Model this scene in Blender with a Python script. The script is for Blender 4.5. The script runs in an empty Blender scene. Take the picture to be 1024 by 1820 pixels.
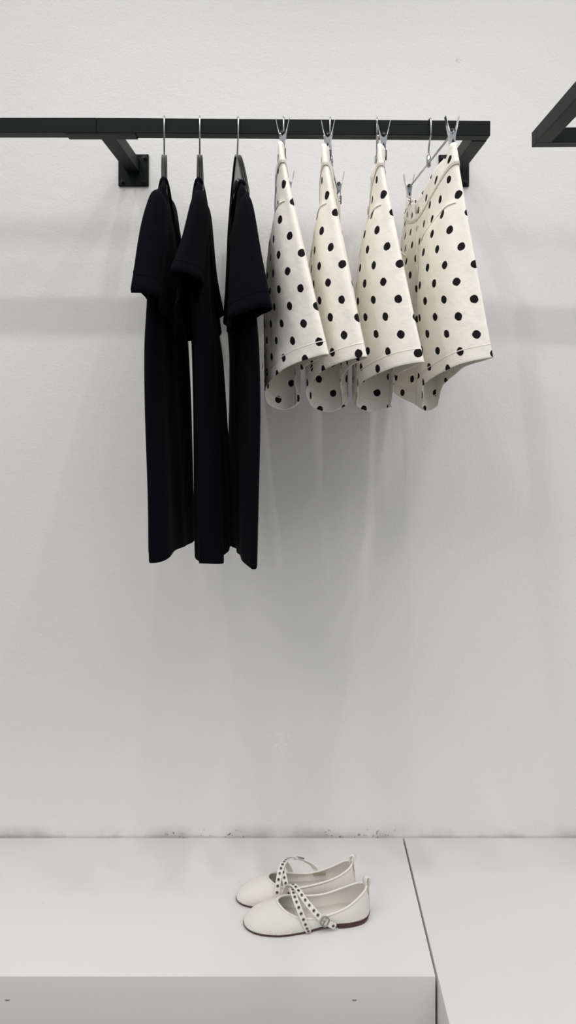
import bpy, bmesh, math, random
import numpy as np
from mathutils import Vector, Matrix

random.seed(7)
PI = math.pi
F = 1324.0            # focal length in pixels (1024 x 1820 frame)
VX, VY = 525.0, 690.0 # where the viewing axis meets the frame
EYE = 1.40            # camera height
TOP = 0.35            # plinth height
WALL = 1.744          # distance of the wall from the camera
RAILY = 1.486         # depth of the clothes rail
col = bpy.context.scene.collection


def X(px, d):
    return (px - VX) * d / F


def W(px, py, d):
    return Vector(((px - VX) * d / F, d, EYE + (VY - py) * d / F))


# ------------------------------------------------------------------ helpers
def link(name, me, mats, parent=None, smooth=True):
    if not isinstance(mats, (list, tuple)):
        mats = [mats]
    for m in mats:
        me.materials.append(m)
    if smooth:
        for p in me.polygons:
            p.use_smooth = True
    o = bpy.data.objects.new(name, me)
    col.objects.link(o)
    if parent is not None:
        o.parent = parent
        bpy.context.view_layer.update()
        o.matrix_parent_inverse = Matrix.Translation(-parent.location) if parent.parent is None and parent.type == 'EMPTY' else Matrix()
    return o


def from_bm(name, bm, mats, parent=None, smooth=True):
    bmesh.ops.recalc_face_normals(bm, faces=bm.faces)
    me = bpy.data.meshes.new(name)
    bm.to_mesh(me)
    bm.free()
    return link(name, me, mats, parent, smooth)


def empty(name, loc):
    o = bpy.data.objects.new(name, None)
    o.empty_display_size = 0.03
    o.location = loc
    col.objects.link(o)
    return o


def tag(o, label, cat, group=None):
    o['label'] = label
    o['category'] = cat
    if group:
        o['group'] = group
    return o


def struct(o):
    o['kind'] = 'structure'
    return o


def sharp(o, ang=30):
    m = o.modifiers.new('es', 'EDGE_SPLIT')
    m.split_angle = math.radians(ang)
    return o


def bevel(o, w, seg=2):
    m = o.modifiers.new('bv', 'BEVEL')
    m.width = w
    m.segments = seg
    m.limit_method = 'ANGLE'
    m.angle_limit = math.radians(40)
    return o


def add_box(bm, lo, hi, mi=0):
    x0, y0, z0 = lo
    x1, y1, z1 = hi
    v = [bm.verts.new(c) for c in ((x0, y0, z0), (x1, y0, z0), (x1, y1, z0), (x0, y1, z0),
                                   (x0, y0, z1), (x1, y0, z1), (x1, y1, z1), (x0, y1, z1))]
    for f in ((0, 3, 2, 1), (4, 5, 6, 7), (0, 1, 5, 4), (1, 2, 6, 5), (2, 3, 7, 6), (3, 0, 4, 7)):
        bm.faces.new([v[i] for i in f]).material_index = mi
    return v


def add_hexa(bm, v8):
    v = [bm.verts.new(c) for c in v8]
    for f in ((0, 3, 2, 1), (4, 5, 6, 7), (0, 1, 5, 4), (1, 2, 6, 5), (2, 3, 7, 6), (3, 0, 4, 7)):
        bm.faces.new([v[i] for i in f])
    return v


def catmull(pts, n, closed=False):
    P = [np.array(p, float) for p in pts]
    m = len(P)
    segs = m if closed else m - 1
    out = []
    for k in range(n):
        t = k / n * segs if closed else k / (n - 1) * segs
        i = min(int(t), segs - 1)
        f = t - i
        if closed:
            a, b, c, d = P[(i - 1) % m], P[i % m], P[(i + 1) % m], P[(i + 2) % m]
        else:
            a = P[i - 1] if i > 0 else 2 * P[0] - P[1]
            b, c = P[i], P[i + 1]
            d = P[i + 2] if i + 2 < m else 2 * P[-1] - P[-2]
        out.append(0.5 * (2 * b + (c - a) * f + (2 * a - 5 * b + 4 * c - d) * f * f + (3 * b - a - 3 * c + d) * f ** 3))
    return out


def add_tube(bm, pts, r, n=10, closed=False, caps=True, mi=0, flat=None):
    """round tube along pts; r may be a list; flat=(vector, k) squashes along a direction"""
    P = [Vector(p) for p in pts]
    m = len(P)
    up = None
    rings = []
    for i in range(m):
        if closed:
            t = P[(i + 1) % m] - P[i - 1]
        else:
            t = P[min(i + 1, m - 1)] - P[max(i - 1, 0)]
        t.normalize()
        if up is None:
            up = Vector((0, 0, 1)) if abs(t.z) < .9 else Vector((1, 0, 0))
        up = (up - t * up.dot(t)).normalized()
        b = t.cross(up)
        rr = r[i] if isinstance(r, (list, tuple)) else r
        ring = []
        for k in range(n):
            a = 2 * PI * k / n
            off = (up * math.cos(a) + b * math.sin(a)) * rr
            if flat:
                off = off - flat[0] * off.dot(flat[0]) * (1 - flat[1])
            ring.append(bm.verts.new(P[i] + off))
        rings.append(ring)
    for i in range(m if closed else m - 1):
        A, B = rings[i], rings[(i + 1) % m]
        for k in range(n):
            bm.faces.new((A[k], A[(k + 1) % n], B[(k + 1) % n], B[k])).material_index = mi
    if caps and not closed:
        bm.faces.new(rings[0][::-1]).material_index = mi
        bm.faces.new(rings[-1]).material_index = mi


def loft(bm, loops, closed=True, uv=None):
    R = [[bm.verts.new(tuple(p)) for p in lp] for lp in loops]
    n = len(R[0])
    for i in range(len(R) - 1):
        for k in range(n if closed else n - 1):
            k2 = (k + 1) % n
            bm.faces.new((R[i][k], R[i][k2], R[i + 1][k2], R[i + 1][k]))
    return R


def solid(o, th, off=0.0):
    m = o.modifiers.new('th', 'SOLIDIFY')
    m.thickness = th
    m.offset = off
    m.use_rim = True
    return o


# ------------------------------------------------------------------ materials
def mat(name, base, rough=.6, metal=0.0, bump=None, sheen=0, spec=None):
    m = bpy.data.materials.new(name)
    m.use_nodes = True
    nt = m.node_tree
    b = nt.nodes['Principled BSDF']
    b.inputs['Base Color'].default_value = (*base, 1)
    b.inputs['Roughness'].default_value = rough
    b.inputs['Metallic'].default_value = metal
    if spec is not None:
        b.inputs['Specular IOR Level'].default_value = spec
    if sheen:
        b.inputs['Sheen Weight'].default_value = sheen
        b.inputs['Sheen Roughness'].default_value = .5
    if bump:
        sc, st, dist = bump
        tc = nt.nodes.new('ShaderNodeTexCoord')
        nz = nt.nodes.new('ShaderNodeTexNoise')
        nz.inputs['Scale'].default_value = sc
        nz.inputs['Detail'].default_value = 4
        bp = nt.nodes.new('ShaderNodeBump')
        bp.inputs['Strength'].default_value = st
        bp.inputs['Distance'].default_value = dist
        nt.links.new(tc.outputs['Object'], nz.inputs['Vector'])
        nt.links.new(nz.outputs['Fac'], bp.inputs['Height'])
        nt.links.new(bp.outputs['Normal'], b.inputs['Normal'])
    return m


def N(nt, typ, **kw):
    n = nt.nodes.new(typ)
    for k, v in kw.items():
        if k == 'op':
            n.operation = v
        else:
            setattr(n, k, v)
    return n


def mth(nt, op, a, b=None, clamp=False):
    n = nt.nodes.new('ShaderNodeMath')
    n.operation = op
    n.use_clamp = clamp
    for i, v in enumerate((a, b)):
        if v is None:
            continue
        if isinstance(v, (int, float)):
            n.inputs[i].default_value = v
        else:
            nt.links.new(v, n.inputs[i])
    return n.outputs[0]


def mixc(nt, fac, c1, c2):
    n = nt.nodes.new('ShaderNodeMix')
    n.data_type = 'RGBA'
    for sock, v in ((n.inputs[0], fac), (n.inputs[6], c1), (n.inputs[7], c2)):
        if isinstance(v, tuple):
            sock.default_value = (*v, 1)
        elif isinstance(v, (int, float)):
            sock.default_value = v
        else:
            nt.links.new(v, sock)
    return n.outputs[2]


def noise(nt, vec, scale, detail=3, rough=.5):
    n = nt.nodes.new('ShaderNodeTexNoise')
    n.inputs['Scale'].default_value = scale
    n.inputs['Detail'].default_value = detail
    n.inputs['Roughness'].default_value = rough
    nt.links.new(vec, n.inputs['Vector'])
    return n.outputs['Fac']


def ramp(nt, fac, a, b):
    n = nt.nodes.new('ShaderNodeMapRange')
    n.clamp = True
    n.inputs[1].default_value = a
    n.inputs[2].default_value = b
    nt.links.new(fac, n.inputs[0])
    return n.outputs[0]


def wall_material():
    m = mat('painted plaster', (.8, .8, .79), .85)
    nt = m.node_tree
    b = nt.nodes['Principled BSDF']
    tc = N(nt, 'ShaderNodeTexCoord')
    ob = tc.outputs['Object']
    sep = N(nt, 'ShaderNodeSeparateXYZ')
    nt.links.new(ob, sep.inputs[0])
    # scuffed dirt where the wall meets the plinths, patchy along the wall
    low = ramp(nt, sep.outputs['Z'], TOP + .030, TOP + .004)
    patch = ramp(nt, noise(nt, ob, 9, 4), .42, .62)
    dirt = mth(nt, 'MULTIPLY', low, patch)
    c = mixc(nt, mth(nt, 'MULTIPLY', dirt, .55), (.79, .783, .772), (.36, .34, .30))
    # chips along the foot of the wall
    low2 = ramp(nt, sep.outputs['Z'], TOP + .020, TOP + .010)
    ch = ramp(nt, noise(nt, ob, 120, 2), .62, .66)
    ch = mth(nt, 'MULTIPLY', mth(nt, 'MULTIPLY', low2, ch), ramp(nt, noise(nt, ob, 5, 1), .5, .56))
    c = mixc(nt, ch, c, (.25, .24, .20))
    # touched-up plaster patch with fine scratches
    d = N(nt, 'ShaderNodeVectorMath', op='DISTANCE')
    nt.links.new(ob, d.inputs[0])
    d.inputs[1].default_value = W(497, 1318, WALL)
    dd = mth(nt, 'ADD', d.outputs['Value'], mth(nt, 'MULTIPLY', noise(nt, ob, 40, 3), .035))
    pm = ramp(nt, dd, .065, .03)
    sc = ramp(nt, noise(nt, ob, 160, 2), .5, .62)
    c = mixc(nt, mth(nt, 'MULTIPLY', mth(nt, 'MULTIPLY', pm, sc), .5), c, (.90, .89, .87))
    # a small dark nick high on the wall
    d2 = N(nt, 'ShaderNodeVectorMath', op='DISTANCE')
    nt.links.new(ob, d2.inputs[0])
    d2.inputs[1].default_value = W(815, 107, WALL)
    nk = mth(nt, 'MULTIPLY', ramp(nt, d2.outputs['Value'], .009, .004), ramp(nt, noise(nt, ob, 260, 2), .52, .6))
    c = mixc(nt, mth(nt, 'MULTIPLY', nk, .6), c, (.4, .4, .39))
    nt.links.new(c, b.inputs['Base Color'])
    f1 = noise(nt, ob, 210, 3, .6)
    f2 = noise(nt, ob, 45, 3)
    hgt = mth(nt, 'ADD', mth(nt, 'MULTIPLY', f1, .6), mth(nt, 'MULTIPLY', f2, .7))
    bp = N(nt, 'ShaderNodeBump')
    bp.inputs['Strength'].default_value = .30
    bp.inputs['Distance'].default_value = .004
    nt.links.new(hgt, bp.inputs['Height'])
    nt.links.new(bp.outputs['Normal'], b.inputs['Normal'])
    return m


def plinth_material(name, base):
    m = mat(name, base, .38)
    nt = m.node_tree
    b = nt.nodes['Principled BSDF']
    tc = N(nt, 'ShaderNodeTexCoord')
    ob = tc.outputs['Object']
    st = ramp(nt, noise(nt, ob, 5, 4, .6), .45, .75)
    c = mixc(nt, mth(nt, 'MULTIPLY', st, .10), base, (base[0] * .86, base[1] * .85, base[2] * .83))
    sp = ramp(nt, noise(nt, ob, 70, 1), .80, .83)
    c = mixc(nt, mth(nt, 'MULTIPLY', sp, .4), c, (.45, .43, .4))
    nt.links.new(c, b.inputs['Base Color'])
    nt.links.new(ramp(nt, noise(nt, ob, 12, 3), 0, 3), b.inputs['Roughness'])
    b.inputs['Roughness'].default_value = .4
    rr = mth(nt, 'ADD', mth(nt, 'MULTIPLY', noise(nt, ob, 12, 3), .2), .32)
    nt.links.new(rr, b.inputs['Roughness'])
    return m


def dot_material(name):
    """cream twill printed with staggered black polka dots (UV in metres)"""
    m = mat(name, (.8, .78, .72), .85, spec=.2)
    nt = m.node_tree
    b = nt.nodes['Principled BSDF']
    uv = N(nt, 'ShaderNodeUVMap')
    tc = N(nt, 'ShaderNodeTexCoord')
    nz = N(nt, 'ShaderNodeTexNoise')
    nz.inputs['Scale'].default_value = 90
    nt.links.new(uv.outputs[0], nz.inputs['Vector'])
    wob = N(nt, 'ShaderNodeVectorMath', op='MULTIPLY_ADD')
    nt.links.new(nz.outputs['Color'], wob.inputs[0])
    wob.inputs[1].default_value = (.003, .003, 0)
    nt.links.new(uv.outputs[0], wob.inputs[2])
    sc = N(nt, 'ShaderNodeVectorMath', op='SCALE')
    sc.inputs['Scale'].default_value = 1 / .060
    nt.links.new(wob.outputs[0], sc.inputs[0])
    ds = []
    for off in (0, .5):
        ad = N(nt, 'ShaderNodeVectorMath', op='ADD')
        ad.inputs[1].default_value = (off, off, 0)
        nt.links.new(sc.outputs[0], ad.inputs[0])
        fr = N(nt, 'ShaderNodeVectorMath', op='FRACTION')
        nt.links.new(ad.outputs[0], fr.inputs[0])
        sb = N(nt, 'ShaderNodeVectorMath', op='SUBTRACT')
        sb.inputs[1].default_value = (.5, .5, 0)
        nt.links.new(fr.outputs[0], sb.inputs[0])
        ml = N(nt, 'ShaderNodeVectorMath', op='MULTIPLY')
        ml.inputs[1].default_value = (1, 1, 0)
        nt.links.new(sb.outputs[0], ml.inputs[0])
        ln = N(nt, 'ShaderNodeVectorMath', op='LENGTH')
        nt.links.new(ml.outputs[0], ln.inputs[0])
        ds.append(ln.outputs['Value'])
    dmin = mth(nt, 'MINIMUM', ds[0], ds[1])
    fac = ramp(nt, dmin, .127, .117)
    c = mixc(nt, fac, (.89, .865, .79), (.007, .006, .0055))
    nt.links.new(c, b.inputs['Base Color'])
    # twill weave
    f = noise(nt, tc.outputs['Object'], 900, 2)
    f2 = noise(nt, tc.outputs['Object'], 28, 3)
    bp = N(nt, 'ShaderNodeBump')
    bp.inputs['Strength'].default_value = .35
    bp.inputs['Distance'].default_value = .008
    nt.links.new(mth(nt, 'ADD', mth(nt, 'MULTIPLY', f, .06), f2), bp.inputs['Height'])
    nt.links.new(bp.outputs['Normal'], b.inputs['Normal'])
    return m


def mesh_material(name, base, hole, period=.0022):
    m = mat(name, base, .75)
    nt = m.node_tree
    b = nt.nodes['Principled BSDF']
    uv = N(nt, 'ShaderNodeUVMap')
    sc = N(nt, 'ShaderNodeVectorMath', op='SCALE')
    sc.inputs['Scale'].default_value = 1 / period
    nt.links.new(uv.outputs[0], sc.inputs[0])
    ds = []
    for off in (0, .5):
        ad = N(nt, 'ShaderNodeVectorMath', op='ADD')
        ad.inputs[1].default_value = (off, off, 0)
        nt.links.new(sc.outputs[0], ad.inputs[0])
        fr = N(nt, 'ShaderNodeVectorMath', op='FRACTION')
        nt.links.new(ad.outputs[0], fr.inputs[0])
        sb = N(nt, 'ShaderNodeVectorMath', op='SUBTRACT')
        sb.inputs[1].default_value = (.5, .5, 0)
        nt.links.new(fr.outputs[0], sb.inputs[0])
        ml = N(nt, 'ShaderNodeVectorMath', op='MULTIPLY')
        ml.inputs[1].default_value = (1, 1, 0)
        nt.links.new(sb.outputs[0], ml.inputs[0])
        ln = N(nt, 'ShaderNodeVectorMath', op='LENGTH')
        nt.links.new(ml.outputs[0], ln.inputs[0])
        ds.append(ln.outputs['Value'])
    dmin = mth(nt, 'MINIMUM', ds[0], ds[1])
    fac = ramp(nt, dmin, .30, .20)
    c = mixc(nt, mth(nt, 'MULTIPLY', fac, .7), base, hole)
    nt.links.new(c, b.inputs['Base Color'])
    return m


M_wall = wall_material()
M_plinth = plinth_material('white laminate', (.725, .712, .682))
M_dark = mat('shadow gap board', (.05, .05, .05), .9)
M_floor = mat('floor concrete', (.11, .10, .085), .6, bump=(30, .1, .01))
M_rail = mat('black powder coat', (.0055, .0075, .0078), .5, bump=(500, .06, .002), spec=.14)
M_bolt = mat('black bolt', (.02, .02, .021), .3, .6)
M_chrome = mat('bright chrome', (.52, .53, .55), .2, 1.0)
M_spring = mat('dark spring steel', (.10, .10, .105), .35, 1.0)
M_grip = mat('black rubber grip', (.02, .02, .02), .6)
M_hang = mat('black hanger plastic', (.016, .016, .017), .28)
M_black = mat('black knit', (.0028, .0030, .0050), .95, bump=(700, .25, .002), spec=.06, sheen=.01)
M_black2 = mat('black rib knit', (.0030, .0032, .0052), .95, bump=(900, .4, .002), spec=.06)
M_dots = dot_material('polka dot twill')
M_cream = mat('cream stitching', (.84, .81, .735), .8)
M_seam = mat('seam thread', (.66, .63, .55), .8)
M_button = mat('tan button', (.52, .48, .41), .45)
M_upper = mesh_material('off white shoe mesh', (.80, .775, .715), (.55, .53, .48))
M_leather = mat('off white leather', (.78, .755, .69), .55)
M_insole = mat('shoe lining', (.70, .68, .625), .6)
M_sole = mat('dark red sole edge', (.060, .017, .014), .45)
M_metal = mat('aged nickel', (.36, .35, .33), .32, 1.0)
M_hole = mat('eyelet hole', (.03, .027, .024), .8)
M_label = mat('taupe size label', (.33, .29, .21), .6)

# ------------------------------------------------------------------ setting
bm = bmesh.new()
add_box(bm, (-6, WALL, 0), (6, WALL + .12, 3.3))
struct(from_bm('wall_back', bm, M_wall, smooth=False))
bm = bmesh.new()
add_box(bm, (-6, -8.0, -.1), (6, WALL + .12, 0))
struct(from_bm('floor', bm, M_floor, smooth=False))

GX0, GX1 = .2505, .2545      # the gap between the two plinths
# low plinth under the shoes
FR = 1.330


def plinth(name, lo, hi, label):
    bm = bmesh.new()
    add_box(bm, lo, hi)
    o = from_bm(name, bm, M_plinth, smooth=True)
    bevel(o, .0012, 2)
    sharp(o)
    return tag(o, label, 'plinth')


BK = WALL - .004
p1 = empty('display_plinth', ((-1.4 + GX0) / 2, (FR + BK) / 2, 0))
tag(p1, 'white display plinth carrying the pair of flat shoes, front face visible', 'plinth')
bm = bmesh.new()
add_box(bm, (-1.4, FR, 0), (GX0, BK, TOP))
o = from_bm('plinth_body', bm, M_plinth, p1)
bevel(o, .0012)
sharp(o)
for px in (13, 630):                               # flush screw caps in the front board
    c = W(px, 1777, FR - .0004)
    bm = bmesh.new()
    bmesh.ops.create_circle(bm, cap_ends=True, radius=.0045, segments=20)
    bmesh.ops.scale(bm, vec=(1, .45, 1), verts=bm.verts)
    bmesh.ops.rotate(bm, cent=(0, 0, 0), matrix=Matrix.Rotation(PI / 2, 3, 'X'), verts=bm.verts)
    ex = bmesh.ops.extrude_face_region(bm, geom=bm.faces[:])
    bmesh.ops.translate(bm, vec=(0, .002, 0), verts=[v for v in ex['geom'] if isinstance(v, bmesh.types.BMVert)])
    bmesh.ops.translate(bm, vec=c, verts=bm.verts)
    from_bm('screw_cap', bm, mat('grey screw cap', (.5, .49, .47), .5), p1)
p2 = plinth('display_plinth', (GX1, .55, 0), (1.9, BK, TOP),
            'empty white display plinth at right, standing further forward past the dark gap')

# ------------------------------------------------------------------ rails
T = .030


def tube_box(bm, p0, p1, w=T):
    """square tube between two points, axes kept upright"""
    p0, p1 = Vector(p0), Vector(p1)
    d = (p1 - p0).normalized()
    up = Vector((0, 0, 1))
    side = d.cross(up).normalized()
    up = side.cross(d)
    h = w / 2
    q = []
    for p in (p0, p1):
        q.append([p - side * h - up * h, p + side * h - up * h, p + side * h + up * h, p - side * h + up * h])
    a, b = q
    add_hexa(bm, (a[0], a[1], b[1], b[0], a[3], a[2], b[2], b[3]))


def wall_plate(parent, cx, cz, hidden=False):
    bm = bmesh.new()
    add_box(bm, (cx - .0355, WALL - .006, cz - .0375), (cx + .0355, WALL, cz + .0375))
    pl = from_bm('wall_plate', bm, M_rail, parent, smooth=False)
    bevel(pl, .002)
    sharp(pl)
    for sx in (-1, 1):
        for sz in (-1, 1):
            bm = bmesh.new()
            bmesh.ops.create_cone(bm, cap_ends=True, segments=16, radius1=.0062, radius2=.0062, depth=.002)
            bmesh.ops.create_cone(bm, cap_ends=True, segments=6, radius1=.0045, radius2=.0040, depth=.008,
                                  matrix=Matrix.Translation((0, 0, .004)))
            bmesh.ops.rotate(bm, cent=(0, 0, 0), matrix=Matrix.Rotation(PI / 2, 3, 'X'), verts=bm.verts)
            bmesh.ops.translate(bm, vec=(cx + sx * .0262, WALL - .007, cz + sz * .0282), verts=bm.verts)
            b = from_bm('bolt', bm, M_bolt, pl)
            b.matrix_parent_inverse = Matrix()
            b.location = -pl.matrix_parent_inverse.translation + Vector((0, 0, 0)) if False else (0, 0, 0)
            sharp(b)
    return pl


HL, HR = .5195, .5135          # rail centre height over the camera at the left and right ends
XL, XR = -.393, .3855
ZL, ZR = EYE + HL, EYE + HR


def railz(x):
    return ZL + (ZR - ZL) * (x - XL) / (XR - XL)


rail = empty('clothes_rail', (0, WALL, EYE + .51))
tag(rail, 'black square-tube wall rail carrying the black dresses and polka dot shorts', 'clothes rail', None)
bm = bmesh.new()
tube_box(bm, (XL + .00015, RAILY, ZL), (XR, RAILY, ZR))
o = from_bm('rail_bar', bm, M_rail, rail, smooth=False)
bevel(o, .0012)
sharp(o)
for cx in (-.378, XR - T / 2):
    bm = bmesh.new()
    tube_box(bm, (cx, RAILY + T / 2, railz(cx) - .001), (cx, WALL - .005, railz(cx) - .001))
    o = from_bm('bracket_arm', bm, M_rail, rail, smooth=False)
    bevel(o, .0012)
    sharp(o)
    wall_plate(rail, cx, EYE + .509 if cx < 0 else EYE + .508)
bm = bmesh.new()
add_box(bm, (X(120, RAILY), RAILY - .0145, ZL - T / 2 - .0035), (X(243, RAILY), RAILY + .0145, ZL - T / 2 - .0002))
o = from_bm('joining_plate', bm, M_rail, rail, smooth=False)
sharp(o)

rail2 = empty('clothes_rail', (-.8, WALL, EYE + .51))
tag(rail2, 'bare black rail section running off the left edge, butted to the loaded rail', 'clothes rail')
bm = bmesh.new()
tube_box(bm, (-1.15, RAILY, ZL), (XL - .00015, RAILY, ZL))
o = from_bm('rail_bar', bm, M_rail, rail2, smooth=False)
bevel(o, .0010)
sharp(o)
bm = bmesh.new()
tube_box(bm, (-1.135, RAILY + T / 2, ZL), (-1.135, WALL - .005, ZL))
o = from_bm('bracket_arm', bm, M_rail, rail2, smooth=False)
sharp(o)
wall_plate(rail2, -1.135, ZL - .01)

# the corner of the neighbouring frame at the upper right
cx, cy, cz = X(945, 1.504), 1.504, EYE + .486 + T / 2
rail3 = empty('clothes_rail', (cx, cy, cz))
tag(rail3, 'corner of an empty black rail frame cut off by the right edge, upper right', 'clothes rail')
yaw = math.radians(-1.4)
ca, sa = math.cos(yaw), math.sin(yaw)


def R3(x, y, z):
    return (cx + x * ca - y * sa, cy + x * sa + y * ca, cz + z)


bm = bmesh.new()
tube_box(bm, R3(0, -T / 2, 0), R3(.75, -T / 2, 0))
o = from_bm('rail_bar', bm, M_rail, rail3, smooth=False)
bevel(o, .001)
sharp(o)
bm = bmesh.new()
tube_box(bm, R3(T / 2, -T - .0003, 0), R3(T / 2, -.62, 0))
o = from_bm('side_bar', bm, M_rail, rail3, smooth=False)
bevel(o, .001)
sharp(o)
bm = bmesh.new()
e = R3(.73, 0, 0)
tube_box(bm, e, (e[0], WALL - .005, e[2]))
o = from_bm('bracket_arm', bm, M_rail, rail3, smooth=False)
sharp(o)
wall_plate(rail3, e[0], e[2])


# ------------------------------------------------------------------ hook shared by both kinds of hanger
def hook_pts(px_top, zbase, fr, side=0.0):
    """question-mark wire: from the hanger's neck, in front of the rail, over it and down behind"""
    zr = railz(X(px_top, RAILY))
    t = zr + T / 2
    t += .0008
    loc = [(0, zbase), (0, zbase + .012), (-.006, zbase + .026), (-.0185, t - .031), (-.0205, t - .015),
           (-.0185, t - .002), (-.011, t + .0045), (0, t + .0030), (.012, t + .0035), (.0195, t - .004),
           (.0205, t - .016), (.018, t - .026)]
    return [fr(s, 0, z) for s, z in catmull(loc, 44)]


def frame_fn(hx, th):
    c, s_ = math.cos(th), math.sin(th)

    def fr(s, t, z):
        return Vector((hx + t * c + s * s_, RAILY + s * c - t * s_, z))
    return fr


# ------------------------------------------------------------------ black dresses on plastic hangers
NECK = .4635


def plastic_hanger(px, th, label):
    hx = X(px, RAILY)
    fr = frame_fn(hx, th)
    z0 = EYE + NECK
    g = empty('clothes_hanger', (hx, RAILY, z0))
    tag(g, label, 'hanger', 'black plastic hangers')
    bm = bmesh.new()
    add_tube(bm, hook_pts(px, z0 - .012, fr), .0018, 10)
    from_bm('hook', bm, M_chrome, g)
    # body: web with a raised rim, arms sloping down to both ends
    top = catmull([(-.165, -.112), (-.140, -.090), (-.09, -.050), (-.04, -.016), (-.012, -.003), (0, -.0005), (.012, -.003), (.04, -.016),
                   (.09, -.050), (.140, -.090), (.165, -.112)], 61)
    bot = catmull([(-.165, -.128), (-.140, -.110), (-.09, -.080), (-.04, -.058), (0, -.050), (.04, -.058), (.09, -.080),
                   (.140, -.110), (.165, -.128)], 61)
    bm = bmesh.new()
    for sg in (-1, 1):
        A = [bm.verts.new(fr(s, sg * .0022, z0 + z)) for s, z in top]
        B = [bm.verts.new(fr(s, sg * .0022, z0 + z)) for s, z in bot]
        for i in range(60):
            bm.faces.new((A[i], A[i + 1], B[i + 1], B[i]))
    axis = (fr(0, 1, 0) - fr(0, 0, 0)).normalized()
    rim = [fr(s, 0, z0 + z) for s, z in top] + [fr(s, 0, z0 + z) for s, z in reversed(bot)]
    for sg in (-1, 1):                              # two lips give the rim its double edge
        add_tube(bm, [p + axis * sg * .0038 for p in rim], .0019, 8, closed=True)
    add_tube(bm, rim, .0017, 8, closed=True)
    from_bm('hanger_body', bm, M_hang, g)
    return g


def flat_loop(pn, pf, tl, tr, n, rip=None, sharpn=.75):
    """closed loop in a level plane from a near point to a far point"""
    pn, pf = np.array(pn), np.array(pf)
    ax = pf - pn
    L = np.linalg.norm(ax)
    ax = ax / L
    sd = np.array((ax[1], -ax[0]))             # to the right
    out = []
    for k in range(n):
        a = 2 * PI * k / n
        u = (1 - math.cos(a)) / 2
        w = math.sin(a)
        w = math.copysign(abs(w) ** sharpn, w)
        t = -w * (tl if w > 0 else tr)          # first half of the loop: the left side
        if rip:
            t += rip(u, w)
        p = pn + ax * L * u + sd * t
        out.append(p)
    return out


def dress(label, levels, hemfn, near_sleeve, far_sleeve, neck, seed, eL=1.0, eR=1.0, bL=0.0):
    rnd = random.Random(seed)
    base = W(*neck[0])
    g = empty('tshirt_dress', (base.x, RAILY, EYE - .31))
    tag(g, label, 'dress', 'black short-sleeved dresses')
    n = 72
    # neckline ring
    ph = rnd.random() * 6
    lv = np.array(levels, float)
    # dense interpolation between levels
    dense = catmull(lv, 46)
    loops = []
    H0 = lv[0][0]
    nk = []
    pn = base
    pf = W(*neck[1])
    for k in range(n):
        a = 2 * PI * k / n
        u = (1 - math.cos(a)) / 2
        w = math.sin(a)
        p = pn.lerp(pf, u)
        drop = (.055 if w > 0 else .035) * abs(w) ** 1.4
        nk.append(Vector((p.x - w * .011, p.y, p.z - drop)))
    loops.append(nk)
    # collar seam ring 2 cm further out along the shoulder
    r2 = []
    for k in range(n):
        a = 2 * PI * k / n
        w = math.sin(a)
        e = (nk[k] - (pn + pf) / 2)
        e.z = 0
        r2.append(nk[k] + e * .07 + Vector((-w * .004, 0, -.011)))
    loops.append(r2)
    for i, (H, pxn, dn, pxf, df, tl, tr) in enumerate(dense):
        q = i / 45.0
        amp = .010 * min(1, q * 2.0)

        def rip(u, w, amp=amp, q=q):
            return amp * (math.sin(u * 9.0 + ph + q * 1.2) * .7 + .5 * math.sin(u * 17 + ph * 2)) * math.sin(PI * min(1, max(0, u)))
        lp = flat_loop((X(pxn, dn), dn), (X(pxf, df), df), tl, tr, n, rip)
        ring = []
        for k, p in enumerate(lp):
            a = 2 * PI * k / n
            u = (1 - math.cos(a)) / 2
            sl = 0
            # the shoulder line slopes up from the ends towards the neck
            if i < 10:
                sl = (.016 * math.sin(PI * u)) * (1 - i / 10) - .0 * abs(math.sin(a))
            dz = hemfn(u, math.sin(a)) * max(0, (q - .6) / .4) ** 1.5
            ring.append(Vector((p[0], p[1], EYE + H + sl + dz)))
        loops.append(ring)
    bm = bmesh.new()
    loft(bm, loops)
    o = from_bm('dress_body', bm, M_black, g)
    solid(o, .0014)
    ss = o.modifiers.new('ss', 'SUBSURF')
    ss.levels = ss.render_levels = 1
    bm = bmesh.new()
    add_tube(bm, [(a * .55 + b * .45) for a, b in zip(loops[0], loops[1])], .0052, 8, closed=True)
    from_bm('collar', bm, M_black2, g)
    for st in (near_sleeve, far_sleeve):
        lp = []
        m = 48
        S = catmull([(*W(*s[0]), *W(*s[1]), s[2], s[3]) for s in st], 26)
        for j, row in enumerate(S):
            q = j / 25
            A, B = Vector(row[0:3]), Vector(row[3:6])
            tl, tr = row[6], row[7]
            ring = []
            for k in range(m):
                a = 2 * PI * k / m
                u = (1 - math.cos(a)) / 2
                w = math.sin(a)
                ww = math.copysign(abs(w) ** .8, w)
                t = -ww * (tl if w > 0 else tr)
                t += .010 * q * math.sin(u * 8 + ph) * math.sin(PI * u)
                p = A.lerp(B, u)
                ex = 1 + (((eL - eR) / 2 * w + (eL + eR) / 2) - 1) * q ** 2
                p.z = A.z + (B.z - A.z) * u ** ex + bL * max(0, w) * q * q
                ring.append(p + Vector((t, -.25 * t * 0, 0)))
            lp.append(ring)
        # turn the hem in so that the cuff has an inside edge
        bm = bmesh.new()
        loft(bm, lp)
        o = from_bm('sleeve', bm, M_black, g)
        solid(o, .0022)
        bm = bmesh.new()
        add_tube(bm, [(a * .35 + b * .65) for a, b in zip(lp[-4], lp[-3])], .0017, 6, closed=True)
        s_ = from_bm('cuff_seam', bm, M_black2, o)
    return g


plastic_hanger(292, math.radians(-10), 'black plastic hanger with metal hook inside the leftmost black dress')
plastic_hanger(355, math.radians(-8), 'black plastic hanger with metal hook inside the middle black dress')
plastic_hanger(422, math.radians(-10), 'black plastic hanger with metal hook inside the black dress beside the shorts')

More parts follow.
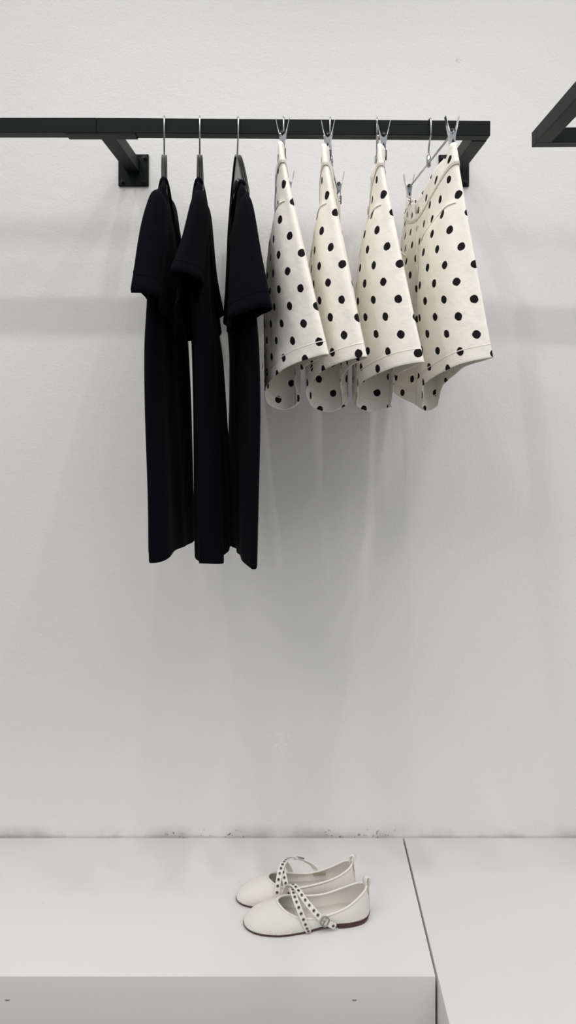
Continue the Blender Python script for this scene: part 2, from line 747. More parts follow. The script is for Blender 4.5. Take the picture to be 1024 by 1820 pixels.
dress('leftmost black short-sleeved dress on the rail, nearest the left bracket',
      [(.356, 289, 1.305, 293, 1.655, .012, .012),
       (.300, 281, 1.295, 302, 1.66, .016, .018),
       (.220, 272, 1.29, 310, 1.66, .018, .020),
       (.150, 268, 1.29, 317, 1.655, .020, .022),
       (.065, 264, 1.29, 323, 1.64, .022, .024),
       (-.05, 264, 1.30, 325, 1.62, .020, .028),
       (-.20, 268, 1.30, 322, 1.59, .016, .034),
       (-.306, 268, 1.30, 316, 1.56, .012, .042)],
      lambda u, w: .012 * u + .006 * math.sin(u * 7),
      [((283, 336, 1.315), (297, 420, 1.40), .010, .012),
       ((272, 347, 1.275), (298, 455, 1.385), .014, .018),
       ((256, 412, 1.245), (298, 520, 1.37), .018, .026),
       ((233, 520, 1.215), (272, 592, 1.345), .003, .040)],
      [((294, 350, 1.62), (306, 400, 1.56), .010, .010),
       ((302, 365, 1.67), (312, 440, 1.56), .012, .014),
       ((314, 480, 1.70), (316, 530, 1.58), .014, .016),
       ((322, 560, 1.71), (320, 605, 1.60), .014, .018)],
      [(291, 314, 1.338), (292, 383, 1.635)], 1, 3.5, 1.3, .022)
dress('middle one of the three black short-sleeved dresses',
      [(.356, 353, 1.305, 358, 1.655, .012, .012),
       (.300, 350, 1.295, 363, 1.66, .015, .016),
       (.220, 348, 1.29, 368, 1.66, .016, .016),
       (.150, 348, 1.29, 372, 1.65, .018, .018),
       (.065, 355, 1.30, 380, 1.59, .020, .022),
       (-.05, 357, 1.31, 386, 1.53, .020, .024),
       (-.20, 360, 1.325, 391, 1.49, .022, .028),
       (-.315, 363, 1.335, 392, 1.45, .022, .030)],
      lambda u, w: .012 * u - .006 * math.sin(u * 7),
      [((355, 336, 1.315), (362, 420, 1.40), .010, .012),
       ((348, 350, 1.275), (360, 460, 1.385), .014, .016),
       ((334, 415, 1.245), (350, 535, 1.37), .018, .020),
       ((303, 482, 1.215), (334, 606, 1.34), .003, .038)],
      [((357, 350, 1.62), (366, 400, 1.56), .010, .010),
       ((362, 370, 1.67), (369, 440, 1.56), .012, .012),
       ((368, 480, 1.69), (376, 530, 1.58), .014, .014),
       ((378, 555, 1.70), (384, 600, 1.60), .014, .016)],
      [(353, 315, 1.338), (358, 384, 1.635)], 2, 1.0, 1.9)
dress('black short-sleeved dress nearest the polka dot shorts',
      [(.352, 431, 1.305, 425, 1.655, .012, .012),
       (.300, 434, 1.295, 419, 1.66, .014, .014),
       (.220, 440, 1.29, 415, 1.66, .015, .016),
       (.150, 447, 1.29, 412, 1.65, .016, .016),
       (.065, 454, 1.29, 416, 1.63, .015, .016),
       (-.05, 457, 1.30, 416, 1.61, .016, .015),
       (-.20, 455, 1.30, 413, 1.58, .016, .013),
       (-.317, 452, 1.30, 418, 1.55, .014, .013)],
      lambda u, w: .006 * u + .006 * math.sin(u * 6),
      [((434, 342, 1.315), (426, 420, 1.40), .010, .010),
       ((443, 360, 1.275), (422, 465, 1.385), .016, .012),
       ((458, 450, 1.24), (415, 535, 1.365), .022, .014),
       ((473, 545, 1.21), (414, 592, 1.335), .026, .020)],
      [((425, 350, 1.62), (420, 400, 1.56), .010, .010),
       ((418, 370, 1.67), (416, 440, 1.56), .010, .012),
       ((414, 480, 1.69), (416, 530, 1.58), .010, .014),
       ((412, 560, 1.70), (414, 600, 1.60), .010, .014)],
      [(429, 319, 1.338), (424, 384, 1.635)], 3, 1.2, 1.2)

# ------------------------------------------------------------------ clip hangers and shorts
BAR = .449


def clip(parent, fr, s, t0, zb):
    """spring clip seen from its end: two pressed plates crossing at a spring"""
    c = empty('clip', (0, 0, 0))
    c.parent = parent
    c.matrix_parent_inverse = Matrix.Translation(-parent.location)
    for sg in (-1, 1):
        bm = bmesh.new()
        # side profile (t, z): finger lever, shoulder at the spring, jaw down to the cloth
        prof = [(sg * .0125, .030), (sg * .0098, .016), (sg * .0068, .004), (sg * .0050, -.006), (sg * .0040, -.022), (sg * .0034, -.036)]
        prof = catmull(prof, 15)
        wd = [.0055, .0058, .0060, .0062, .0066, .0072, .0078, .0078, .0076, .0074, .0070, .0066, .0062, .0060, .0058]
        A, B = [], []
        for i, (t, z) in enumerate(prof):
            A.append((fr(s - wd[i], t0 + t, zb + z), fr(s + wd[i], t0 + t, zb + z)))
            B.append((fr(s - wd[i], t0 + t - sg * .0012, zb + z), fr(s + wd[i], t0 + t - sg * .0012, zb + z)))
        va = [[bm.verts.new(p) for p in q] for q in A]
        vb = [[bm.verts.new(p) for p in q] for q in B]
        for i in range(14):
            bm.faces.new((va[i][0], va[i][1], va[i + 1][1], va[i + 1][0]))
            bm.faces.new((vb[i][0], vb[i][1], vb[i + 1][1], vb[i + 1][0]))
            for e in (0, 1):
                bm.faces.new((va[i][e], va[i + 1][e], vb[i + 1][e], vb[i][e]))
        for i in (0, 14):
            bm.faces.new((va[i][0], va[i][1], vb[i][1], vb[i][0]))
        # cheek flanges folded in towards the spring
        for e in (-1, 1):
            pts = [(sg * .0068, .004), (sg * .0050, -.006), (sg * .0036, -.020), (0, -.010), (0, -.002)]
            q1 = [bm.verts.new(fr(s + e * .0074, t0 + t, zb + z)) for t, z in pts]
            q2 = [bm.verts.new(fr(s + e * .0066, t0 + t, zb + z)) for t, z in pts]
            bm.faces.new(q1)
            bm.faces.new(q2)
            for i in range(5):
                bm.faces.new((q1[i], q1[(i + 1) % 5], q2[(i + 1) % 5], q2[i]))
        j = from_bm('jaw', bm, M_chrome, c)
        j.matrix_parent_inverse = Matrix()
        sharp(j, 40)
        bm = bmesh.new()
        p = [fr(s, t0 + sg * .0036, zb - .022), fr(s, t0 + sg * .0034, zb - .040)]
        add_tube(bm, p, .0022, 8)
        gr = from_bm('grip_pad', bm, M_grip, c)
        gr.matrix_parent_inverse = Matrix()
    bm = bmesh.new()
    pts = []
    for k in range(60):
        a = k / 60 * 2 * PI * 4
        pts.append(fr(s - .0062 + .0124 * k / 60, t0 + .0034 * math.cos(a), zb + .004 + .0034 * math.sin(a)))
    add_tube(bm, pts, .0008, 6)
    add_tube(bm, [fr(s - .0085, t0, zb + .004), fr(s + .0085, t0, zb + .004)], .0016, 8)
    sp = from_bm('spring', bm, M_spring, c)
    sp.matrix_parent_inverse = Matrix()
    return c


def clip_hanger(px, th, label, sn, sf, tn=.006, dzn=0.0):
    hx = X(px, RAILY)
    fr = frame_fn(hx, th)
    z0 = EYE + BAR
    g = empty('clip_hanger', (hx, RAILY, z0))
    tag(g, label, 'hanger', 'metal clip hangers')
    bm = bmesh.new()
    add_tube(bm, hook_pts(px, z0 + .012, fr), .0018, 10)
    from_bm('hook', bm, M_chrome, g)
    bm = bmesh.new()
    add_tube(bm, [fr(0, 0, z0 - .009), fr(0, 0, z0 - .006), fr(0, 0, z0 + .006), fr(0, 0, z0 + .014), fr(0, 0, z0 + .0165)],
             [.002, .0046, .0050, .0042, .002], 14)
    from_bm('swivel', bm, M_chrome, g)
    bm = bmesh.new()
    add_tube(bm, [fr(sn - .012, 0, z0), fr(0, 0, z0), fr(sf + .012, 0, z0)], .0021, 10)
    from_bm('crossbar', bm, M_chrome, g)
    clip(g, fr, sn, tn, z0 + dzn)
    clip(g, fr, sf, tn, z0)
    return g, fr


def smooth(x):
    x = min(1, max(0, x))
    return x * x * (3 - 2 * x)


def shorts(label, fr, P, seed):
    """wide A-line shorts: waistband, seat, then two flared legs"""
    rnd = random.Random(seed)
    ph = rnd.random() * 6
    ztop = EYE + P['top']
    NC = 96                                 # columns round the body
    G0 = .60                                # crotch
    L0, Lh = P['L0'], P['Lh']

    def Hcol(phi):
        """length from waist to hem at this column"""
        c = math.cos(phi)
        side = abs(c)
        out = P['out'] if c > 0 else P['out'] + .01
        q = side ** ((.85 if math.sin(phi) > 0 else P['bk']) if c > 0 else 1.2)
        return P['mid'] * (1 - q) + out * q

    def S(phi, g):
        c, s_ = math.cos(phi), math.sin(phi)
        e = smooth(g * 1.5)
        L = L0 + (Lh - L0) * (g ** .9)
        Lf = min(L, .232)
        T = P['W0'] + (P['T'] - P['W0']) * e
        Tb = .0125 + (P['Tb'] - .0125) * e
        pw = .85 + .25 * e
        w = math.copysign(abs(s_) ** pw, s_)
        t = -w * (T if s_ > 0 else Tb)
        near = max(0, c)
        far = max(0, -c)
        t += P['tA'] * (g ** 1.15) * near ** 2.2
        t += P['tE'] * (g ** 1.15) * far ** 2.2
        s = -c * (L if c > 0 else Lf)
        if s_ > 0:
            val = math.exp(-((phi - PI / 2) / .33) ** 2) * smooth((g - .12) * 2.2)
            t += val * P['val'] * T
            # the hip panel stands proud below the pocket edge
            pk = smooth((g - .262) / .02) * (1 - .5 * smooth((g - .3) * 2)) * smooth((phi - .25) * 4) * smooth((1.36 - phi) * 5)
            t -= .006 * pk
        # soft vertical folds
        fold = P['amp'] * e * abs(s_) ** .7
        t += fold * (math.sin(phi * 5 + ph + g * 1.0) * .6 + .5 * math.sin(phi * 9 + 2 * ph - g))
        h = g * Hcol(phi)
        sag = P['sag'] * abs(s_) ** 2.6 * (1 - g)
        # the clips pinch front and back of the waistband together
        wp = .85 * math.exp(-((abs(c) - .84) / .13) ** 2) * (1 - smooth(g / .10))
        t = t * (1 - wp) + wp * (P['tn'] + math.copysign(.0016, -s_))
        return s, t, h + sag

    def pos(phi, g):
        s, t, h = S(phi, g)
        return fr(s, t, ztop - h)

    gid = empty('polka_dot_shorts', fr(0, 0, EYE - .03))
    tag(gid, label, 'shorts', 'polka dot shorts')

    bm = bmesh.new()
    uvl = bm.loops.layers.uv.new('UVMap')
    uvd = {}
    alt = {}
    GB = .103                                # waistband depth
    rows = [GB * .8 + (G0 - GB * .8) * i / 22 for i in range(23)]
    u_off, v_off = rnd.random() * .06, rnd.random() * .06
    if 'uv' in P:
        u_off, v_off = P['uv']
    rot = math.radians(P.get('rot', 4))

    def set_uv(v, u, w):
        uvd[v] = (u, w)

    def arc(pts):
        """signed arc length from the front centre"""
        n = len(pts)
        acc = [0]
        for i in range(1, n):
            acc.append(acc[-1] + (pts[i] - pts[i - 1]).length)
        return acc

    R = []
    hips = []
    for g in rows:
        pts = [pos(2 * PI * k / NC, g) for k in range(NC)]
        ac = arc(pts + [pts[0]])
        c0 = ac[NC // 4]
        ring = []
        for k in range(NC):
            v = bm.verts.new(pts[k])
            set_uv(v, ac[k] - c0 - (ac[NC] if k >= 3 * NC // 4 else 0), S(2 * PI * k / NC, g)[2])
            if k == 3 * NC // 4:
                alt[v] = ac[k] - c0
            ring.append(v)
        R.append((ring, ac[NC] - c0))
    seams = []
    for i in range(len(R) - 1):
        for k in range(NC):
            k2 = (k + 1) % NC
            f = bm.faces.new((R[i][0][k], R[i][0][k2], R[i + 1][0][k2], R[i + 1][0][k]))
            if k2 == 0:
                seams.append((f, R[i][0][0], R[i][1], R[i + 1][0][0], R[i + 1][1]))
    body_last = R[-1][0]
    cf, cb = NC // 4, 3 * NC // 4
    NBR = 14
    # crotch bridge
    pf, pb = body_last[cf].co.copy(), body_last[cb].co.copy()
    legrows = 20
    rings_h = []
    bridge0 = []
    for j in range(1, NBR):
        q = j / NBR
        p = pf.lerp(pb, q)
        p.z -= .012 * math.sin(PI * q)
        v = bm.verts.new(p)
        uf = uvd[body_last[cf]]
        uvd[v] = (uf[0] + q * .08, uf[1] + .02)
        bridge0.append(v)
    hems = []
    for leg in (0, 1):                       # 0 near leg, 1 far leg
        if leg == 0:
            cols = [k % NC for k in range(cb, cb + NC // 2 + 1)]     # back centre, near crease, front centre
        else:
            cols = [k for k in range(cf, cb + 1)]                    # front centre, far crease, back centre
        br = bridge0 if leg == 0 else bridge0[::-1]
        prev = [body_last[k] for k in cols] + br
        sgn = -1 if leg == 0 else 1
        for r in range(1, legrows + 1):
            g = G0 + (1 - G0) * r / legrows
            k_ = r / legrows
            pts = []
            for k in cols:
                phi = 2 * PI * k / NC
                s, t, h = S(phi, g)
                # legs draw apart below the crotch
                near_c = 1 - abs(math.cos(phi)) ** .6
                s += sgn * .022 * near_c * smooth(k_)
                t *= 1 - .10 * near_c * smooth(k_) if leg == 0 else 1
                pts.append(fr(s, t, ztop - h))
            a, b = pts[-1], pts[0]
            ax = (fr(1, 0, 0) - fr(0, 0, 0))
            bp = []
            for j in range(1, NBR):
                q = j / NBR
                p = a.lerp(b, q)
                p.z -= .012 * math.sin(PI * q)
                p += ax * (-sgn) * .020 * math.sin(PI * q) * k_ * (1 if leg == 0 else 1)
                bp.append(p)
            allp = pts + bp
            ac = arc(allp + [allp[0]])
            # measure u from the front centre
            if leg == 0:
                c0 = ac[len(pts) - 1]
            else:
                c0 = ac[0]
            cur = []
            for j, p in enumerate(allp):
                v = bm.verts.new(p)
                set_uv(v, ac[j] - c0, ztop - p.z)
                cur.append(v)
            m = len(cur)
            for j in range(m):
                j2 = (j + 1) % m
                f = bm.faces.new((prev[j], prev[j2], cur[j2], cur[j]))
            prev = cur
            if r in (legrows - 3, legrows - 2, legrows):
                rings_h.append([v.co.copy() for v in cur])
        hems.append(rings_h[-3:])
    for f in bm.faces:
        oth = [uvd[l.vert][0] for l in f.loops if l.vert not in alt]
        pos_side = sum(oth) / max(1, len(oth)) > .05
        for l in f.loops:
            u, w = uvd[l.vert]
            if l.vert in alt and pos_side:
                u = alt[l.vert]
            l[uvl].uv = (u * math.cos(rot) - w * math.sin(rot) + u_off, u * math.sin(rot) + w * math.cos(rot) + v_off)
    me_o = from_bm('shorts_body', bm, M_dots, gid)
    solid(me_o, .0016)
    ss = me_o.modifiers.new('ss', 'SUBSURF')
    ss.levels = ss.render_levels = 1
    # waistband: slightly proud of the body
    bm = bmesh.new()
    uvl = bm.loops.layers.uv.new('UVMap')
    wr = []
    for i in range(8):
        g = GB * i / 7
        pts = []
        cen = fr(0, 0, 0)
        for k in range(NC):
            phi = 2 * PI * k / NC
            s, t, h = S(phi, g)
            k_ = 1.0 + .015
            pts.append(fr(s * k_, t + math.copysign(.0012, -math.sin(phi)) * abs(math.sin(phi)) ** .5, ztop - h))
        ac = arc(pts + [pts[0]])
        wr.append(([bm.verts.new(p) for p in pts], [a - ac[NC // 4] for a in ac]))
    for i in range(7):
        for k in range(NC):
            k2 = (k + 1) % NC
            f = bm.faces.new((wr[i][0][k], wr[i][0][k2], wr[i + 1][0][k2], wr[i + 1][0][k]))
            for l, (ri, ui) in zip(f.loops, ((i, k), (i, k + 1), (i + 1, k + 1), (i + 1, k))):
                l[uvl].uv = (wr[ri][1][ui] + P.get('wbu', .01), -.03 + .045 * ri / 7 + P.get('wbv', 0.0))
    wb = from_bm('waistband', bm, M_dots, gid)
    solid(wb, .0022)
    bm = bmesh.new()
    add_tube(bm, [v + (v - fr(0, 0, v.z)) * .004 for v in [fr(S(2 * PI * k / NC, GB)[0] * 1.012, S(2 * PI * k / NC, GB)[1] + math.copysign(.0016, -math.sin(2 * PI * k / NC)) * abs(math.sin(2 * PI * k / NC)) ** .5, ztop - S(2 * PI * k / NC, GB)[2]) for k in range(NC)]],
             .0010, 6, closed=True)
    b_ = from_bm('band_seam', bm, M_cream, wb)
    b_.matrix_parent_inverse = Matrix()
    # slanted front pockets, fly and button on the front (left-hand) face

    def on(phi, g, lift=.0016):
        p = pos(phi, g)
        e = .02
        a = pos(phi + e, g) - pos(phi - e, g)
        b = pos(phi, g + e) - pos(phi, g - e)
        nn = a.cross(b).normalized()
        c = fr(0, S(phi, g)[1] * 0, p.z)
        if nn.dot(p - c) < 0:
            nn = -nn
        return p + nn * lift
    for side in (0, 1):
        path = []
        for i in range(22):
            q = i / 21
            phi = 1.26 - .98 * q
            if side:
                phi = PI - phi
            path.append(on(phi, .272 - .012 * q + .02 * q * q, .0012))
        bm = bmesh.new()
        add_tube(bm, path, .0011, 6)
        from_bm('pocket_edge', bm, M_cream, gid)
    bm = bmesh.new()
    add_tube(bm, [on(PI / 2 - .05 - .10 * smooth((q - 14) / 6), GB + .32 * q / 20, .0012) for q in range(20)], .0009, 6)
    from_bm('fly_seam', bm, M_cream, gid)
    bm = bmesh.new()
    bmesh.ops.create_cone(bm, cap_ends=True, segments=24, radius1=.0095, radius2=.0085, depth=.003)
    axis = (fr(0, -1, 0) - fr(0, 0, 0)).normalized()
    q = axis.to_track_quat('Z', 'Y').to_matrix()
    bmesh.ops.rotate(bm, cent=(0, 0, 0), matrix=q, verts=bm.verts)
    bmesh.ops.translate(bm, vec=on(PI / 2, GB * .5, .004), verts=bm.verts)
    sharp(from_bm('button', bm, M_button, gid))
    # stitched hems
    for rr in hems:
        bm = bmesh.new()
        add_tube(bm, rr[0], .0013, 6, closed=True)
        from_bm('hem_seam', bm, M_cream, gid)
    return gid


BASE = dict(L0=.186, Lh=.262, T=.045, Tb=.026, tA=.074, tE=-.02, out=.375, mid=.462, amp=.006, sag=.05, tn=.004, top=.432, val=.28, bk=.42, W0=.0125)


def P(**k):
    d = dict(BASE)
    d.update(k)
    return d


hg, fr1 = clip_hanger(505, math.radians(1.5), 'metal clip hanger holding the polka dot shorts next to the black dresses', -.160, .16, .004)
shorts('polka dot shorts next to the black dresses, first from the left', fr1, P(tA=.083, T=.042, top=.430, tE=-.05), 11)
hg, fr2 = clip_hanger(588, math.radians(6.8), 'metal clip hanger holding the second polka dot shorts from the dresses', -.150, .17, .006)
shorts('second polka dot shorts counting from the black dresses', fr2, P(tn=.006, tA=.076, T=.052, top=.426), 12)
hg, fr3 = clip_hanger(670, math.radians(5.5), 'metal clip hanger holding the third polka dot shorts from the dresses', -.150, .165, .010)
shorts('third polka dot shorts from the dresses, just left of the end pair', fr3, P(tn=.010, tA=.071, T=.056, top=.426, out=.384), 13)
hg, fr4 = clip_hanger(762, math.radians(-3.5), 'metal clip hanger at the right end of the rail, its bar in plain view', -.172, .185, .0)
shorts('rightmost polka dot shorts with buttoned front showing, at the rail end', fr4, P(tn=.0, tA=.043, T=.054, Tb=.018, top=.428, out=.378, val=.55, W0=.020, bk=.33), 14)


# ------------------------------------------------------------------ flat shoes
def shoe(label, toe, heel, mirror, bend):
    """mesh flat with crossed eyelet straps; toe and heel are points on the plinth (x, y)"""
    toe, heel = Vector((*toe, TOP + .0002)), Vector((*heel, TOP + .0002))
    e1 = (heel - toe)
    L = e1.length
    e1.normalize()
    e2 = Vector((0, 0, 1)).cross(e1)          # towards the wall
    k = L / .248
    ms = -1 if mirror else 1

    def fr(x, y, z):
        return toe + e1 * x * k + e2 * (y * ms) * k + Vector((0, 0, z * k))

    g = empty('flat_shoe', (toe + heel) / 2)
    tag(g, label, 'shoe', 'pair of flat shoes')

    outline = [(0, .004), (.008, -.016), (.030, -.031), (.068, -.039), (.110, -.0355), (.160, -.028), (.205, -.028), (.236, -.019), (.248, 0),
               (.236, .018), (.205, .026), (.160, .023), (.110, .029), (.068, .037), (.030, .033), (.008, .021)]
    topl = [(.066, .002, .0415), (.070, -.010, .041), (.082, -.0215, .0355), (.104, -.0300, .0285), (.132, -.0305, .0255), (.162, -.0275, .0275), (.200, -.0250, .0390),
            (.230, -.017, .0560), (.243, 0, .0625),
            (.230, .016, .0570), (.200, .0225, .0450), (.162, .0225, .0350), (.132, .0250, .0320), (.104, .0270, .0335), (.082, .022, .0380), (.070, .012, .041)]

    def z0(x):
        return .0040 + .0062 * smooth((x - .10) / .09)

    nn = 128
    O = catmull([(x, y, 0) for x, y in outline], nn, True)
    Tn = catmull(topl, nn, True)
    loops = []
    rows = 22
    for r in range(rows + 1):
        v = r / rows
        lp = []
        for a, b in zip(O, Tn):
            p0 = np.array((a[0], a[1], z0(a[0])))
            p2 = np.array(b)
            out = np.array((a[0] - .12, a[1] * 2.2, 0))
            out /= np.linalg.norm(out) + 1e-9
            front = smooth((.10 - a[0]) / .09)
            p1 = np.array((a[0], a[1], 0)) * (1 - .10 * (1 - front)) + np.array((b[0], b[1], 0)) * .10 * (1 - front)
            p1[2] = p0[2] + (p2[2] - p0[2]) * (.55 * front + .55 * (1 - front))
            p1[0] += out[0] * .002
            p1[1] += out[1] * .004
            q = (1 - v) ** 2 * p0 + 2 * v * (1 - v) * p1 + v * v * p2
            lp.append(q)
        loops.append(lp)
    bm = bmesh.new()
    uvl = bm.loops.layers.uv.new('UVMap')
    Rr = [[bm.verts.new(fr(*p)) for p in lp] for lp in loops]
    acc = [0]
    for i in range(nn):
        acc.append(acc[-1] + float(np.linalg.norm(O[(i + 1) % nn] - O[i])) * .8)
    for i in range(rows):
        for j in range(nn):
            j2 = (j + 1) % nn
            f = bm.faces.new((Rr[i][j], Rr[i][j2], Rr[i + 1][j2], Rr[i + 1][j]))
            for l, (ii, jj) in zip(f.loops, ((i, j), (i, j2), (i + 1, j2), (i + 1, j))):
                c = loops[ii][jj]
                # mesh runs in plan over the vamp and in elevation along the sides
                if O[j][0] < .085:
                    l[uvl].uv = (c[0], c[1])
                else:
                    l[uvl].uv = (c[0], c[2])
    up = from_bm('upper', bm, M_upper, g)
    solid(up, .0016, -1)
    # topline binding
    bm = bmesh.new()
    add_tube(bm, [fr(*p) for p in Tn], .0021, 8, closed=True)
    from_bm('topline_binding', bm, M_leather, g)
    # heel seam up the back
    bm = bmesh.new()
    j = nn // 2
    add_tube(bm, [fr(loops[r][j][0] + .0010, loops[r][j][1], loops[r][j][2]) for r in range(rows + 1)], .0012, 6)
    from_bm('heel_seam', bm, M_leather, g)
    # insole
    bm = bmesh.new()
    inn = [(.12 + (a[0] - .12) * .965, a[1] * .93, z0(a[0]) + .0022) for a in O]
    vs = [bm.verts.new(fr(*p)) for p in inn]
    half = nn // 2
    # strip across so that the insole follows the arch
    for i in range(half):
        a, b = vs[i], vs[i + 1]
        c, d = vs[(nn - i - 1) % nn], vs[(nn - i) % nn]
        if i == 0:
            bm.faces.new((a, b, c))
        elif i == half - 1:
            bm.faces.new((a, b, d))
        else:
            bm.faces.new((a, b, c, d))
    ins = from_bm('insole', bm, M_insole, g)
    solid(ins, .0016, 0)
    # size label on the lining of the outer side
    if mirror:
        bm = bmesh.new()
        q = []
        for yy in (-.0232, -.0240):
            for zz in (.0235, .0285):
                for xx in (.163, .190):
                    q.append(bm.verts.new(fr(xx, yy - (zz - .0235) * -.02, zz)))
        for f in ((0, 1, 3, 2), (4, 5, 7, 6), (0, 1, 5, 4), (2, 3, 7, 6), (0, 2, 6, 4), (1, 3, 7, 5)):
            bm.faces.new([q[i_] for i_ in f])
        from_bm('size_label', bm, M_label, g, smooth=False)
    # sole
    bm = bmesh.new()
    lo = [fr(.12 + (a[0] - .12) * .99, a[1] * .985, (z0(a[0]) - .0040) * 1.0) for a in O]
    hi = [fr(.12 + (a[0] - .12) * 1.008, a[1] * 1.02, z0(a[0]) - .0004) for a in O]
    Rv = loft(bm, [lo, hi])
    for ring in Rv:
        for i in range(half):
            a, b, c, d = ring[i], ring[i + 1], ring[(nn - i - 1) % nn], ring[(nn - i) % nn]
            if i == 0:
                bm.faces.new((a, b, c))
            elif i == half - 1:
                bm.faces.new((a, b, d))
            else:
                bm.faces.new((a, b, c, d))
    sharp(from_bm('sole', bm, M_sole, g), 50)
    # low heel block
    bm = bmesh.new()
    hp = [(x, y) for x, y, _ in O if x > .182]
    hp = [p for p in hp]
    # points come in loop order with the heel in the middle
    A = [bm.verts.new(fr(.12 + (x - .12) * .985, y * .97, 0)) for x, y in hp]
    B = [bm.verts.new(fr(.12 + (x - .12) * 1.0, y * 1.0, z0(x) - .0036)) for x, y in hp]
    bm.faces.new(A)
    bm.faces.new(B)
    for i in range(len(A)):
        i2 = (i + 1) % len(A)
        bm.faces.new((A[i], A[i2], B[i2], B[i]))
    sharp(from_bm('heel', bm, M_sole, g), 50)
    # pull tab
    bm = bmesh.new()
    prof = catmull([(.2405, .050), (.2395, .062), (.2395, .0725), (.2420, .0790), (.2455, .0785), (.2475, .0720), (.2470, .060), (.2475, .047)], 24)
    th = .0009
    rws = []
    for i, (x, z) in enumerate(prof):
        w = .0052
        tw = .75 * smooth((z - .056) / .02)           # the loop is turned a little on its stitching
        rws.append([bm.verts.new(fr(x + w * math.sin(tw), -w * math.cos(tw), z)), bm.verts.new(fr(x - w * math.sin(tw), w * math.cos(tw), z))])
    for i in range(len(rws) - 1):
        bm.faces.new((rws[i][0], rws[i][1], rws[i + 1][1], rws[i + 1][0]))
    t = from_bm('pull_tab', bm, M_leather, g)
    solid(t, .0016, 0)

    # straps
    def ribbon(name, ctrl, width, n=48, thick=.0016):
        pts = [np.array(p) for p in catmull(ctrl, n)]
        bm = bmesh.new()
        fr_ = []
        for i, p in enumerate(pts):
            t = pts[min(i + 1, n - 1)] - pts[max(i - 1, 0)]
            t /= np.linalg.norm(t)
            nrm = np.array((0, p[1], p[2] - .012))
            nrm -= t * nrm.dot(t)
            nrm /= np.linalg.norm(nrm) + 1e-9
            wv = np.cross(t, nrm)
            fr_.append((p, t, nrm, wv))
        rows_ = []
        for i, (p, t, nrm, wv) in enumerate(fr_):
            w = width / 2
            if i == 0:
                w *= .6
            q = [p - wv * w + nrm * thick / 2, p + wv * w + nrm * thick / 2, p + wv * w - nrm * thick / 2, p - wv * w - nrm * thick / 2]
            rows_.append([bm.verts.new(fr(*c)) for c in q])
        for i in range(n - 1):
            for e in range(4):
                e2_ = (e + 1) % 4
                bm.faces.new((rows_[i][e], rows_[i][e2_], rows_[i + 1][e2_], rows_[i + 1][e]))
        bm.faces.new(rows_[0])
        bm.faces.new(rows_[-1])
        o = from_bm(name, bm, M_leather, g)
        sharp(o, 50)
        return o, fr_

    def eyelets(strap, fr_, idx, thick=.0016):
        for i in idx:
            i0 = int(i)
            p, t, nrm, wv = fr_[i0]
            p = p + (fr_[min(i0 + 1, 47)][0] - p) * (i - i0)
            c = p + nrm * (thick / 2 + .0003)
            bm = bmesh.new()
            ring = []
            for a in range(16):
                an = 2 * PI * a / 16
                ring.append(fr(*(c + (t * math.cos(an) + wv * math.sin(an)) * .0024)))
            add_tube(bm, ring, .0008, 6, closed=True)
            f = [bm.verts.new(fr(*(c + (t * math.cos(2 * PI * a / 16) + wv * math.sin(2 * PI * a / 16)) * .0022))) for a in range(16)]
            bm.faces.new(f).material_index = 1
            e = from_bm('eyelet', bm, [M_metal, M_hole], strap)
            e.matrix_parent_inverse = Matrix()

    front = [(.124, -.0365, .004), (.119, -.0385, .016), (.112, -.0375, .033), (.104, -.0300, .050), (.098, -.017, .0605), (.096, -.002, .0635),
             (.097, .014, .0590), (.101, .027, .046), (.106, .0325, .030), (.110, .0335, .012), (.112, .0315, .004)]
    back = [(.172, -.030, .030), (.160, -.032, .042), (.146, -.033, .050), (.132, -.031, .056), (.118, -.024, .063), (.106, -.010, .0690),
            (.098, .004, .0700), (.091, .018, .0635), (.086, .030, .047), (.083, .037, .026), (.083, .0385, .006)] if mirror else [(.176, -.0345, .010), (.164, -.0350, .016), (.150, -.0352, .026), (.136, -.0335, .040), (.120, -.0250, .055), (.108, -.012, .0655),
            (.099, .004, .0685), (.091, .018, .0620), (.086, .030, .046), (.083, .0370, .026), (.083, .0385, .006)]
    s1, f1 = ribbon('front_strap', front, .0108)
    eyelets(s1, f1, [1.5 + 2.45 * i for i in range(18)])
    bi = 13 if mirror else 8
    s2, f2 = ribbon('buckled_strap', back, .0108)
    eyelets(s2, f2, [2 + bi - 8] + [bi + 4.5 + 2.35 * i for i in range(int((46 - bi - 4.5) / 2.35))])
    # buckle on the outer side
    p, t, nrm, wv = f2[bi]
    c = p + nrm * .0022
    bm = bmesh.new()
    ring = []
    for a in range(28):
        an = 2 * PI * a / 28
        ca_, sa_ = math.cos(an), math.sin(an)
        cx_ = math.copysign(abs(ca_) ** .6, ca_) * .0074
        cy_ = math.copysign(abs(sa_) ** .6, sa_) * .0082
        ring.append(fr(*(c + t * cx_ + wv * cy_)))
    add_tube(bm, ring, .0012, 8, closed=True)
    add_tube(bm, [fr(*(c - wv * .0074)), fr(*(c + wv * .0074))], .0010, 8)
    add_tube(bm, [fr(*(c + nrm * .0008)), fr(*(c + t * .0075 + nrm * .0015))], .0009, 8)
    bk = from_bm('buckle', bm, M_metal, s2)
    bk.matrix_parent_inverse = Matrix()
    # strap keeper
    p, t, nrm, wv = f2[bi + 3]
    bm = bmesh.new()
    q = [fr(*(p + wv * a + nrm * b)) for a, b in ((-.0052, -.0014), (.0052, -.0014), (.0052, .0018), (-.0052, .0018))]
    add_tube(bm, q, .0011, 6, closed=True)
    kp = from_bm('keeper', bm, M_leather, s2)
    kp.matrix_parent_inverse = Matrix()
    return g


def on_top(px, py):
    d = (EYE - TOP) * F / (py - VY)
    return X(px, d), d


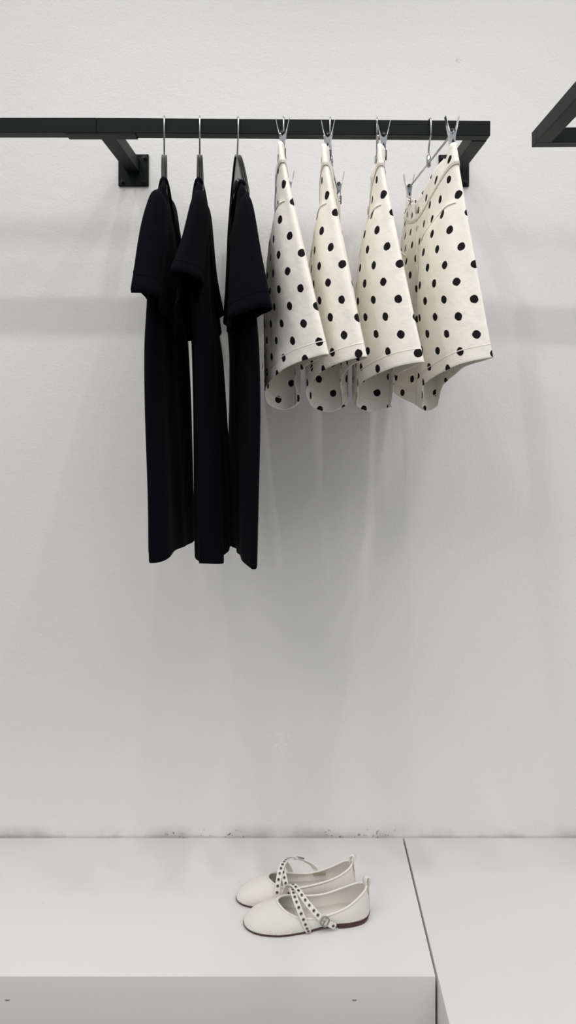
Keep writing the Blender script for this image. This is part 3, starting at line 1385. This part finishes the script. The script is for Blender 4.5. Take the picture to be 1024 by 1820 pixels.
shoe('off-white mesh flat shoe nearer the front of the plinth, buckle facing out', on_top(433, 1645), on_top(656, 1629), False, 0)
shoe('off-white mesh flat shoe nearer the wall, buckle on its far side', on_top(420, 1596), on_top(630, 1586.5), True, 0)

# ------------------------------------------------------------------ lights: ceiling spots, added soft fill and even ambient
sc = bpy.context.scene
w = bpy.data.worlds.new('World')
sc.world = w
w.use_nodes = True
bg = w.node_tree.nodes['Background']
bg.inputs[0].default_value = (.98, 1.0, 1.01, 1)
bg.inputs[1].default_value = .54


def spot(x, y, z, tx, ty, tz, power, size=1.35, rad=.05, colr=(1, .968, .94)):
    l = bpy.data.lights.new('ceiling_or_fill_spot', 'SPOT')
    l.energy = power
    l.spot_size = size
    l.spot_blend = 1.0
    l.shadow_soft_size = rad
    l.color = colr
    o = bpy.data.objects.new('ceiling_or_fill_spot', l)
    o.location = (x, y, z)
    o.rotation_euler = (Vector((tx, ty, tz)) - Vector((x, y, z))).to_track_quat('-Z', 'Y').to_euler()
    col.objects.link(o)


for x, y, p in ((-.75, .66, 15), (-.15, .64, 15), (.35, .66, 15), (.85, .64, 15)):
    spot(x, y, 3.05, x * .7, 1.45, .35, p, 1.75, .022)
for x, y, p in ((-.55, 1.42, 7), (.75, 1.36, 7), (1.7, .9, 9), (-1.7, .3, 10)):
    spot(x, y, 3.1, x * .7, 1.5, .4, p, 1.7, .025)
for x in (-2.1, -1.0, .6):  # softened row added as fill from the front left
    spot(x, -.9, 3.3, x * .2, WALL, .75, 26, 1.2, .30)


def panel(x, y, z, sx, sy, power):
    l = bpy.data.lights.new('overhead_fill', 'AREA')
    l.shape = 'RECTANGLE'
    l.size, l.size_y = sx, sy
    l.energy = power
    l.color = (1, .99, .98)
    o = bpy.data.objects.new('overhead_fill', l)
    o.location = (x, y, z)
    col.objects.link(o)


panel(0, -.6, 3.9, 6.0, 3.0, 52)  # broad overhead light added for soft fill, no known fitting

# ------------------------------------------------------------------ camera
cam = bpy.data.cameras.new('camera')
cam.sensor_fit = 'VERTICAL'
cam.sensor_height = 36
cam.lens = 36 * F / 1820
cam.shift_x = -(VX - 512) / 1820
cam.shift_y = -(910 - VY) / 1820
cam.clip_start = .05
co = bpy.data.objects.new('camera', cam)
co.location = (0, 0, EYE)
co.rotation_euler = (PI / 2, 0, 0)
col.objects.link(co)
sc.camera = co
sc.view_settings.view_transform = 'Standard'
sc.view_settings.look = 'None'
sc.view_settings.gamma = 1
sc.view_settings.use_curve_mapping = False
sc.view_settings.exposure = 0.0
